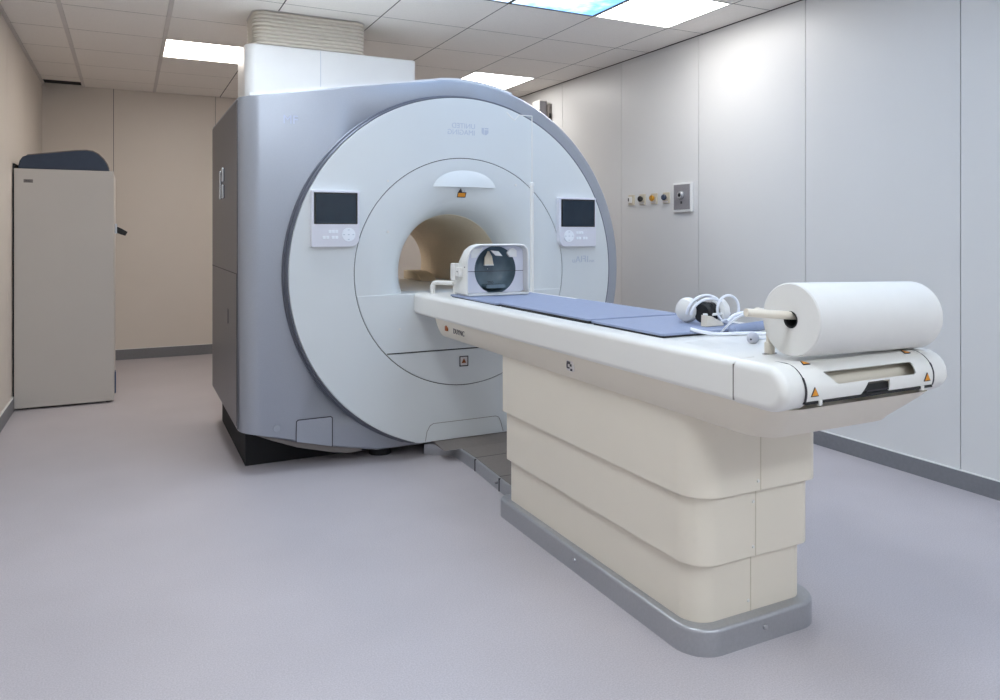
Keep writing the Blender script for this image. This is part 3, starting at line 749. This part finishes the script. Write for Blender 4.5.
# ================================================================== PADS
def pad(x0, x1, y0, y1, z, lab, up=0.0):
    o = obj('table_pad', prism(B(), rrect(x0, x1, y0, y1, 0.012, 4), z+0.0065+up, z+0.0145+up, 'z', r0=0.002, r1=0.003, seg=3), M['pad'])
    tag(o, lab, 'pad', 'blue pads on the patient table')
    obj('shadow_base', prism(B(), rrect(x0+0.006, x1-0.006, y0+0.006, y1-0.006, 0.01, 3), z, z+0.0066+up, 'z'), M['black'], o, False, 'black underlay painting the shadow gap beneath the pad')  # black layer stands for the shadow gap under the pad edge
    return o
pad(1.463, 1.895, 2.965, 3.50, 0.8890, 'blue-grey table pad under the white head coil')
pad(1.472, 1.892, 2.240, 2.960, 0.8890, 'middle blue-grey table pad, in front of the head coil', 0.004)
pad(1.476, 1.880, 1.835, 2.236, 0.8890, 'nearest blue-grey table pad, beneath the headphones')
PZ = 0.8890+0.0145

# ================================================================== HEAD COIL
hc = thing('head_coil', 'white box-shaped head coil with round dark opening on the blue pad', 'head coil', (1.65, 3.42, PZ))
x0, x1, y0, y1, z0, z1 = 1.480, 1.826, 3.325, 3.545, PZ, 1.160
outer = [(x0+0.012, z0), (x1-0.004, z0), (x1+0.006, z0+0.012), (x1, z0+0.04), (x1, z1-0.05), (x1-0.006, z1-0.022), (x1-0.025, z1-0.004), (x1-0.05, z1),
         (x0+0.075, z1), (x0+0.045, z1-0.008), (x0+0.02, z1-0.028), (x0+0.005, z1-0.06), (x0, z1-0.09), (x0, z0+0.03), (x0+0.003, z0+0.008)]
inn = inset(outer, 0.013)
inn = [(x, z) for x, z in inn]
cxh, czh, rh = 1.657, 1.030, 0.119
# shell as a loft front->back; back is lower and narrower
def lerp_out(t, zs, xi):
    return [((x-1.653)*xi+1.653, z0+(z-z0)*zs) for x, z in outer]
bm = B(); rr = []
rr.append([bm.verts.new((x, y0+0.050, z)) for x, z in inn])
rr.append([bm.verts.new((x, y0+0.004, z)) for x, z in inset(outer, 0.009)])
rr.append([bm.verts.new((x, y0, z)) for x, z in inset(outer, 0.004)])
rr.append([bm.verts.new((x, y0+0.005, z)) for x, z in outer])
for yy, zs, xi in ((y0+0.055, 1.0, 1.0), (y0+0.085, 0.975, 0.985), (y0+0.145, 0.80, 0.93), (y0+0.195, 0.60, 0.90), (y1, 0.52, 0.88)):
    rr.append([bm.verts.new((x, yy, z)) for x, z in lerp_out(0, zs, xi)])
for a, b in zip(rr, rr[1:]):
    for i in range(len(outer)): bm.faces.new((a[i], a[(i+1) % len(outer)], b[(i+1) % len(outer)], b[i]))
bm.faces.new(rr[-1])
obj('shell', bm, M['white'], hc)
# recessed face with round opening
bm = B(); n = 64
ring = [(cxh+rh*0.96*math.cos(2*PI*k/n), czh+rh*math.sin(2*PI*k/n)) for k in range(n)]
def ray_out(a):
    d = Vector((math.cos(a), math.sin(a))); c = Vector((cxh, czh)); best = None; m = len(inn)
    for i in range(m):
        p, q = Vector(inn[i]), Vector(inn[(i+1) % m]); e = q-p; den = d.x*e.y-d.y*e.x
        if abs(den) < 1e-9: continue
        w_ = p-c; t = (w_.x*e.y-w_.y*e.x)/den; s = (w_.x*d.y-w_.y*d.x)/den
        if t > 0 and -1e-6 <= s <= 1+1e-6 and (best is None or t < best): best = t
    return c+d*best
yf = y0+0.040
o_ = [bm.verts.new((*((lambda q: (q.x, yf, q.y))(ray_out(2*PI*k/n))),)) for k in range(n)]
i_ = [bm.verts.new((x, yf+0.006, z)) for x, z in ring]
b_ = [bm.verts.new((x, yf+0.012, z)) for x, z in ring]
for k in range(n):
    k2 = (k+1) % n
    bm.faces.new((o_[k], o_[k2], i_[k2], i_[k])); bm.faces.new((i_[k], i_[k2], b_[k2], b_[k]))
face = obj('face_plate', bm, M['coil_in'], hc, label='pale lavender recessed face plate')
obj('seam', box(B(), x0+0.013, x1-0.013, yf-0.0006, yf+0.003, 1.022, 1.0245), M['ink'], face, False)
# smoked dish inside the opening with a pointed see-through window
bm = B(); rows = []
for j, (rf, dy) in enumerate(((1.0, 0.004), (0.97, 0.03), (0.90, 0.055), (0.78, 0.075), (0.60, 0.088), (0.35, 0.094), (0.02, 0.096))):
    rows.append([bm.verts.new((cxh+rh*0.96*rf*math.cos(2*PI*k/n), yf+dy, czh+rh*rf*math.sin(2*PI*k/n))) for k in range(n)])
for a, b in zip(rows, rows[1:]):
    for k in range(n): bm.faces.new((a[k], a[(k+1) % n], b[(k+1) % n], b[k]))
dish = obj('smoked_dish', bm, M['smoke'], hc, label='dark smoked bowl inside the opening')
obj('window', prism(B(), [(1.619, 1.053), (1.622, 1.090), (1.640, 1.122), (1.645, 1.122), (1.662, 1.095), (1.670, 1.053)], yf+0.052, yf+0.060, 'y'), M['liner'], dish, False, 'pointed beige window')
obj('window_sill', box(B(), 1.618, 1.671, yf+0.050, yf+0.060, 1.049, 1.054), M['white'], dish, False)
obj('neck_rest', prism(B(), rrect(1.61, 1.72, 0.935, 0.955, 0.009, 4), yf+0.012, yf+0.07, 'y', r0=0.003, seg=2), M['smoke'], dish)
bm = B()
for i in range(4):
    for j in range(3): box(bm, 1.617+i*0.008+(j % 2)*0.004, 1.621+i*0.008+(j % 2)*0.004, yf+0.008, yf+0.012, 0.958+j*0.006, 0.961+j*0.006)
obj('vent_holes', bm, M['black'], dish, False)
for pts, lb in (([(1.520, 1.090), (1.521, 1.115), (1.535, 1.135), (1.585, 1.143), (1.582, 1.135), (1.551, 1.092)], 'l'),
                ([(1.632, 1.127), (1.676, 1.122), (1.698, 1.098), (1.660, 1.101)], 'm'),
                ([(1.721, 1.112), (1.735, 1.134), (1.757, 1.139), (1.776, 1.124), (1.776, 1.094), (1.737, 1.092)], 'r')):
    obj('light_patch', prism(B(), pts, yf-0.0008 if lb != 'm' else yf+0.004, yf+0.012 if lb != 'm' else yf+0.012, 'y', r0=0.001, seg=1), M['white'], face, False)  # white pieces paint the light seen through the top cutouts
obj('latch', prism(B(), rrect(3.375, 3.425, 1.000, 1.045, 0.004, 3), 1.462, 1.485, 'x', r0=0.003, seg=2), M['white'], hc)
obj('latch', box(B(), 1.466, 1.50, 3.44, 3.50, 0.975, 1.062, 0.004), M['white'], hc)
obj('screw', lathe(B(), [(0.0001, 1.460), (0.003, 1.460), (0.003, 1.463)], (3.40, 1.024), 'x', 10), M['ink'], hc)
obj('screw', lathe(B(), [(0.0001, 1.4795), (0.004, 1.4795), (0.004, 1.482)], (3.350, 1.046), 'x', 10), M['ink'], hc)
bm = tube(B(), smoothpath([(1.50, 3.52, 0.958), (1.478, 3.59, 0.956), (1.462, 3.65, 0.955), (1.450, 3.685, 0.950), (1.447, 3.693, 0.930), (1.447, 3.693, 0.893)], 6), [0.011]*22+[0.0135]*9, 12)
obj('handle', bm, M['white'], hc, label='white arched carrying handle')

# ================================================================== IV POLE
iv = thing('iv_pole', 'slim white infusion pole clipped to the far side of the table, hook on top', 'infusion pole', (2.012, 3.63, 0.8))
obj('pole', tube(B(), [(2.012, 3.63, 0.79), (2.012, 3.63, 1.485)], 0.0105, 14), M['white'], iv)
obj('collar', tube(B(), [(2.012, 3.63, 1.478), (2.012, 3.63, 1.492), (2.012, 3.63, 1.497)], [0.0125, 0.0125, 0.006], 14), M['white_trim'], iv)
obj('upper_rod', tube(B(), [(2.012, 3.63, 1.49), (2.012, 3.63, 1.862)], 0.0035, 8), M['white'], iv)
obj('hook', tube(B(), [(2.012, 3.63, 1.835), (2.012, 3.63, 1.864), (1.925, 3.618, 1.862), (1.893, 3.612, 1.830), (1.872, 3.61, 1.845), (1.843, 3.606, 1.868)], 0.0032, 8), M['white'], iv)
obj('clamp', box(B(), 2.0003, 2.024, 3.60, 3.66, 0.79, 0.87, 0.004), M['white'], iv)

# ================================================================== HEADPHONES, CABLES, BALL
hp = thing('headphones', 'white headphones with black ear cushions lying on the nearest blue pad', 'headphones', (1.84, 2.03, PZ))
bm = B(); lathe(bm, [(0.0001, -0.016), (0.020, -0.015), (0.032, -0.008), (0.037, 0.004), (0.037, 0.014), (0.0001, 0.016)], (0, 0), 'x', 40)
def xform(bm, loc, rz=0, ry=0, rx=0):
    m = Matrix.Translation(loc) @ Matrix.Rotation(rz, 4, 'Z') @ Matrix.Rotation(ry, 4, 'Y') @ Matrix.Rotation(rx, 4, 'X')
    bmesh.ops.transform(bm, matrix=m, verts=bm.verts); return bm
obj('ear_cup', xform(bm, (1.808, 2.075, PZ+0.038), rz=0.3), M['white'], hp)
bm = B(); lathe(bm, [(0.0001, -0.013), (0.024, -0.013), (0.031, -0.006), (0.031, 0.006), (0.026, 0.012), (0.0001, 0.012)], (0, 0), 'x', 36)
obj('ear_cushion', xform(bm, (1.835, 2.030, PZ+0.034), rz=0.3), M['black'], hp)
bm = B(); lathe(bm, [(0.0001, -0.018), (0.026, -0.016), (0.035, -0.006), (0.036, 0.010), (0.028, 0.018), (0.0001, 0.020)], (0, 0), 'x', 40)
obj('ear_cup', xform(bm, (1.893, 2.028, PZ+0.036), rz=-0.1), M['white'], hp)
bm = B(); lathe(bm, [(0.0001, -0.012), (0.022, -0.012), (0.030, -0.005), (0.030, 0.006), (0.0001, 0.012)], (0, 0), 'x', 36)
obj('ear_cushion', xform(bm, (1.862, 2.030, PZ+0.033), rz=-0.1), M['black'], hp)
for k, (dy, hgt) in enumerate(((0.0, 0.077), (0.018, 0.068))):
    pts = []
    for q in range(21):
        a = PI*q/20; pts.append((1.850-0.060*math.cos(a), 2.052-dy-0.03*q/20, PZ+0.028+(hgt-0.022)*math.sin(a)))
    obj('headband', tube(B(), pts, 0.0042, 8), M['cable'], hp)
obj('band_strap', tube(B(), smoothpath([(1.820, 2.015, PZ+0.029), (1.85, 2.000, PZ+0.030), (1.885, 2.005, PZ+0.031)], 5), 0.004, 8), M['white_trim'], hp)
pts = []
for q in range(29):
    a = 2*PI*q/28; pts.append((1.900+0.042*math.cos(a), 1.998, PZ+0.044+0.040*math.sin(a)))
obj('air_tube', tube(B(), pts, 0.0038, 8), M['cable'], hp, label='coiled clear-white air tube')
hp.location = (1.772, 1.975, PZ); hp.scale = (1.16, 1.16, 1.16)
# cable plug
bm = prism(B(), [(1.775, PZ+0.001), (1.85, PZ+0.001), (1.852, PZ+0.008), (1.80, PZ+0.034), (1.777, PZ+0.038)], 1.955, 1.985, 'y', r0=0.003, r1=0.003, seg=2)
bmesh.ops.transform(bm, matrix=Matrix.Translation((-0.062, -0.055, 0)), verts=bm.verts)
plug = obj('connector_plug', bm, M['ivory']); tag(plug, 'wedge-shaped ivory plastic connector lying in front of the headphones', 'connector')
for k, (path, r, lab) in enumerate((
    ([(1.800, 1.898, 0.918), (1.84, 1.905, 0.936), (1.90, 1.905, 0.944), (1.965, 1.86, 0.948), (1.97, 1.70, 0.935), (1.92, 1.52, 0.930)], 0.006, 'white tube running from the ivory connector over the blue strap towards the paper roll'),
    ([(1.595, 1.845, 0.9105), (1.625, 1.818, 0.902), (1.67, 1.800, 0.8955), (1.73, 1.785, 0.8955), (1.80, 1.75, 0.8955), (1.84, 1.66, 0.8955)], 0.0058, 'white tube lying lowest on the table top beside the grey ball'),
    ([(1.715, 1.835, 0.894), (1.695, 1.77, 0.935), (1.70, 1.71, 0.968), (1.735, 1.64, 0.988), (1.79, 1.55, 0.995), (1.80, 1.475, 0.985)], 0.0032, 'thin white cable arching up towards the paper roll'),
    ([(1.80, 1.925, 0.913), (1.86, 1.95, 0.922), (1.92, 1.945, 0.930), (1.985, 1.89, 0.935), (1.99, 1.70, 0.925), (1.95, 1.52, 0.915)], 0.0055, 'white tube along the far edge of the table top'))):
    o = obj('cable', tube(B(), smoothpath(path, 8), r, 10), M['cable']); tag(o, lab, 'cable', 'white cables on the table top')
# grey-blue strap roll beneath the cables
bm = B(); tube(bm, smoothpath([(1.722, 1.800, 0.9045), (1.79, 1.812, 0.9065), (1.87, 1.822, 0.908), (1.955, 1.828, 0.9125)], 6), [0.006]+[0.0155]*17+[0.010], 14)
o = obj('rolled_strap', bm, M['pad']); tag(o, 'pale blue rolled strap under the white cables beside the paper roll', 'strap')
bm = B(); bmesh.ops.create_uvsphere(bm, u_segments=32, v_segments=20, radius=0.0175)
xform(bm, (1.640, 1.625, 0.8890+0.0178))
ball = obj('squeeze_ball', bm, M['ball']); tag(ball, 'small pale grey rubber call ball on the white table top', 'call ball')
bm = B(); bmesh.ops.create_uvsphere(bm, u_segments=12, v_segments=8, radius=0.0028); xform(bm, (1.6245, 1.617, 0.9050)); obj('ball_valve', bm, M['ink'], ball)
obj('ball_hose', tube(B(), smoothpath([(1.650, 1.638, 0.912), (1.68, 1.66, 0.902), (1.73, 1.67, 0.892), (1.78, 1.66, 0.892)], 5), 0.0028, 8), M['cable'], ball)

# ================================================================== CABINET
cb = thing('storage_cabinet', 'tall plain beige metal cabinet standing against the left wall', 'cabinet', (-0.37, 6.27, 0))
obj('body', box(B(), -0.688, -0.090, 6.032, 6.50, 0.012, 1.654, 0.004), M['cabinet'], cb)
obj('side_panel', box(B(), -0.690, -0.088, 6.024, 6.036, 0.014, 1.656, 0.003), M['cabinet'], cb)
obj('wall_gap_shade', box(B(), -0.699, -0.688, 6.04, 6.50, 0.012, 1.69), M['black'], cb, False, 'black strip painting the shaded gap between cabinet and wall')  # black filler paints the shade in the gap beside the wall
for x in (-0.63, -0.12):
    for y in (6.08, 6.45): obj('foot', prism(B(), circle(x, y, 0.02, 16), 0, 0.014, 'z'), M['black'], cb)
d = obj('door', box(B(), -0.090, -0.082, 6.045, 6.49, 0.05, 1.63, 0.002), M['cabinet'], cb)
bm = B(); box(bm, -0.082, -0.064, 6.05, 6.09, 1.21, 1.28, 0.003)
xx = prism(B(), [(-0.066, 1.262), (-0.030, 1.243), (0.003, 1.222), (-0.012, 1.194), (-0.045, 1.205), (-0.066, 1.214)], 6.055, 6.075, 'y', r0=0.003, r1=0.003, seg=2)
h_ = obj('handle', xx, M['black'], d, label='black lever handle'); obj('lock_plate', bm, M['chrome'], d)
obj('blue_tag', box(B(), -0.082, -0.074, 6.05, 6.12, 0.06, 0.215, 0.001, 1), M['blue'], d, False, 'blue strip near the floor')
b2 = obj('name_plate', box(B(), -0.635, -0.580, 6.021, 6.025, 1.560, 1.583, 0.001, 1), M['step'], cb, False)
place_text('name_plate_lettering', 'EC', 0.018, (-0.608, 6.0205, 1.5715), M['ink'], b2, sx=1.5)
# bolster on the cabinet
prof_b = [(-0.652, 1.6575), (-0.652, 1.672), (-0.645, 1.705), (-0.628, 1.730), (-0.60, 1.742), (-0.46, 1.762), (-0.32, 1.781), (-0.255, 1.786), (-0.215, 1.782), (-0.18, 1.765), (-0.148, 1.735), (-0.125, 1.70), (-0.115, 1.672), (-0.115, 1.6575)]
prof_b = [((x+0.3835)*1.03-0.393, (z-1.6575)*1.13+1.6575) for x, z in prof_b]
o = obj('bolster_cushion', prism(B(), prof_b, 6.05, 6.46, 'y', r0=0.010, r1=0.010, seg=3), M['navy']); tag(o, 'dark navy wedge cushion lying on top of the beige cabinet', 'cushion')
obj('piping', tube(B(), [(x, 6.053, z) for x, z in prof_b[4:-1]], 0.0035, 8), M['step'], o, label='pale piping along the upper edge')

# ================================================================== WALL FITTINGS (right wall)
def outlet(y, knob, lab):
    t = thing('wall_outlet', lab, 'gas outlet', (XR, y, 1.47), 'small outlets in a row on the right wall')
    obj('plate', box(B(), XR-0.014, XR-0.0005, y-0.034, y+0.034, 1.432, 1.512, 0.003), M['cream_plate'], t)
    if knob is None:
        obj('socket', box(B(), XR-0.030, XR-0.012, y-0.016, y+0.024, 1.45, 1.498, 0.004), M['white'], t)
        obj('socket_pin', box(B(), XR-0.032, XR-0.028, y+0.004, y+0.016, 1.462, 1.488, 0.001, 1), M['ink'], t)
    else:
        obj('knob', lathe(B(), [(0.0001, XR-0.040), (0.018, XR-0.039), (0.022, XR-0.034), (0.022, XR-0.024), (0.016, XR-0.020), (0.016, XR-0.011)], (y+0.004, 1.476), 'x', 28), M[knob], t)
        obj('label_strip', box(B(), XR-0.016, XR-0.013, y-0.026, y+0.026, 1.438, 1.450), M['label'], t, False)
outlet(4.779, None, 'pale wall outlet with white socket, leftmost of the small row')
outlet(4.640, 'black', 'small wall outlet with one black knob beside the yellow one')
outlet(4.498, 'brass', 'small wall outlet with yellow knob')
outlet(4.357, 'navy', 'small wall outlet with dark navy knob, nearest the steel plate')
t = thing('wall_plate', 'large square steel wall plate with a round socket, right of the small outlets', 'wall plate', (XR, 4.168, 1.47))
obj('frame', box(B(), XR-0.022, XR-0.0005, 4.067, 4.269, 1.365, 1.573, 0.004), M['white_trim'], t)
obj('plate', box(B(), XR-0.026, XR-0.020, 4.083, 4.255, 1.382, 1.560, 0.002, 1), M['steel_plate'], t)
obj('socket', lathe(B(), [(0.014, XR-0.048), (0.024, XR-0.048), (0.030, XR-0.040), (0.032, XR-0.025)], (4.168, 1.484), 'x', 32), M['chrome'], t)
obj('socket_core', lathe(B(), [(0.0001, XR-0.042), (0.015, XR-0.042), (0.015, XR-0.026)], (4.168, 1.484), 'x', 24), M['black'], t)
obj('key_slot', box(B(), XR-0.030, XR-0.025, 4.160, 4.176, 1.422, 1.440, 0.001, 1), M['ink'], t)
t = thing('wall_speaker', 'small grey and white box mounted high on the right wall above the scanner', 'wall speaker', (XR, 6.12, 2.35))
obj('body', box(B(), XR-0.115, XR-0.03, 6.06, 6.19, 2.22, 2.455, 0.006), M['white'], t)
obj('grille', box(B(), XR-0.110, XR-0.035, 6.056, 6.062, 2.228, 2.447, 0.002, 1), M['steel_plate'], t)
obj('bracket', box(B(), XR-0.03, XR-0.0005, 6.02, 6.14, 2.24, 2.42, 0.003), M['step'], t)
obj('plug_socket', box(B(), XR-0.034, XR-0.01, 6.010, 6.022, 2.29, 2.33, 0.002, 1), M['black'], t)
obj('plug_socket', box(B(), XR-0.034, XR-0.01, 6.010, 6.022, 2.25, 2.275, 0.002, 1), M['black'], t)
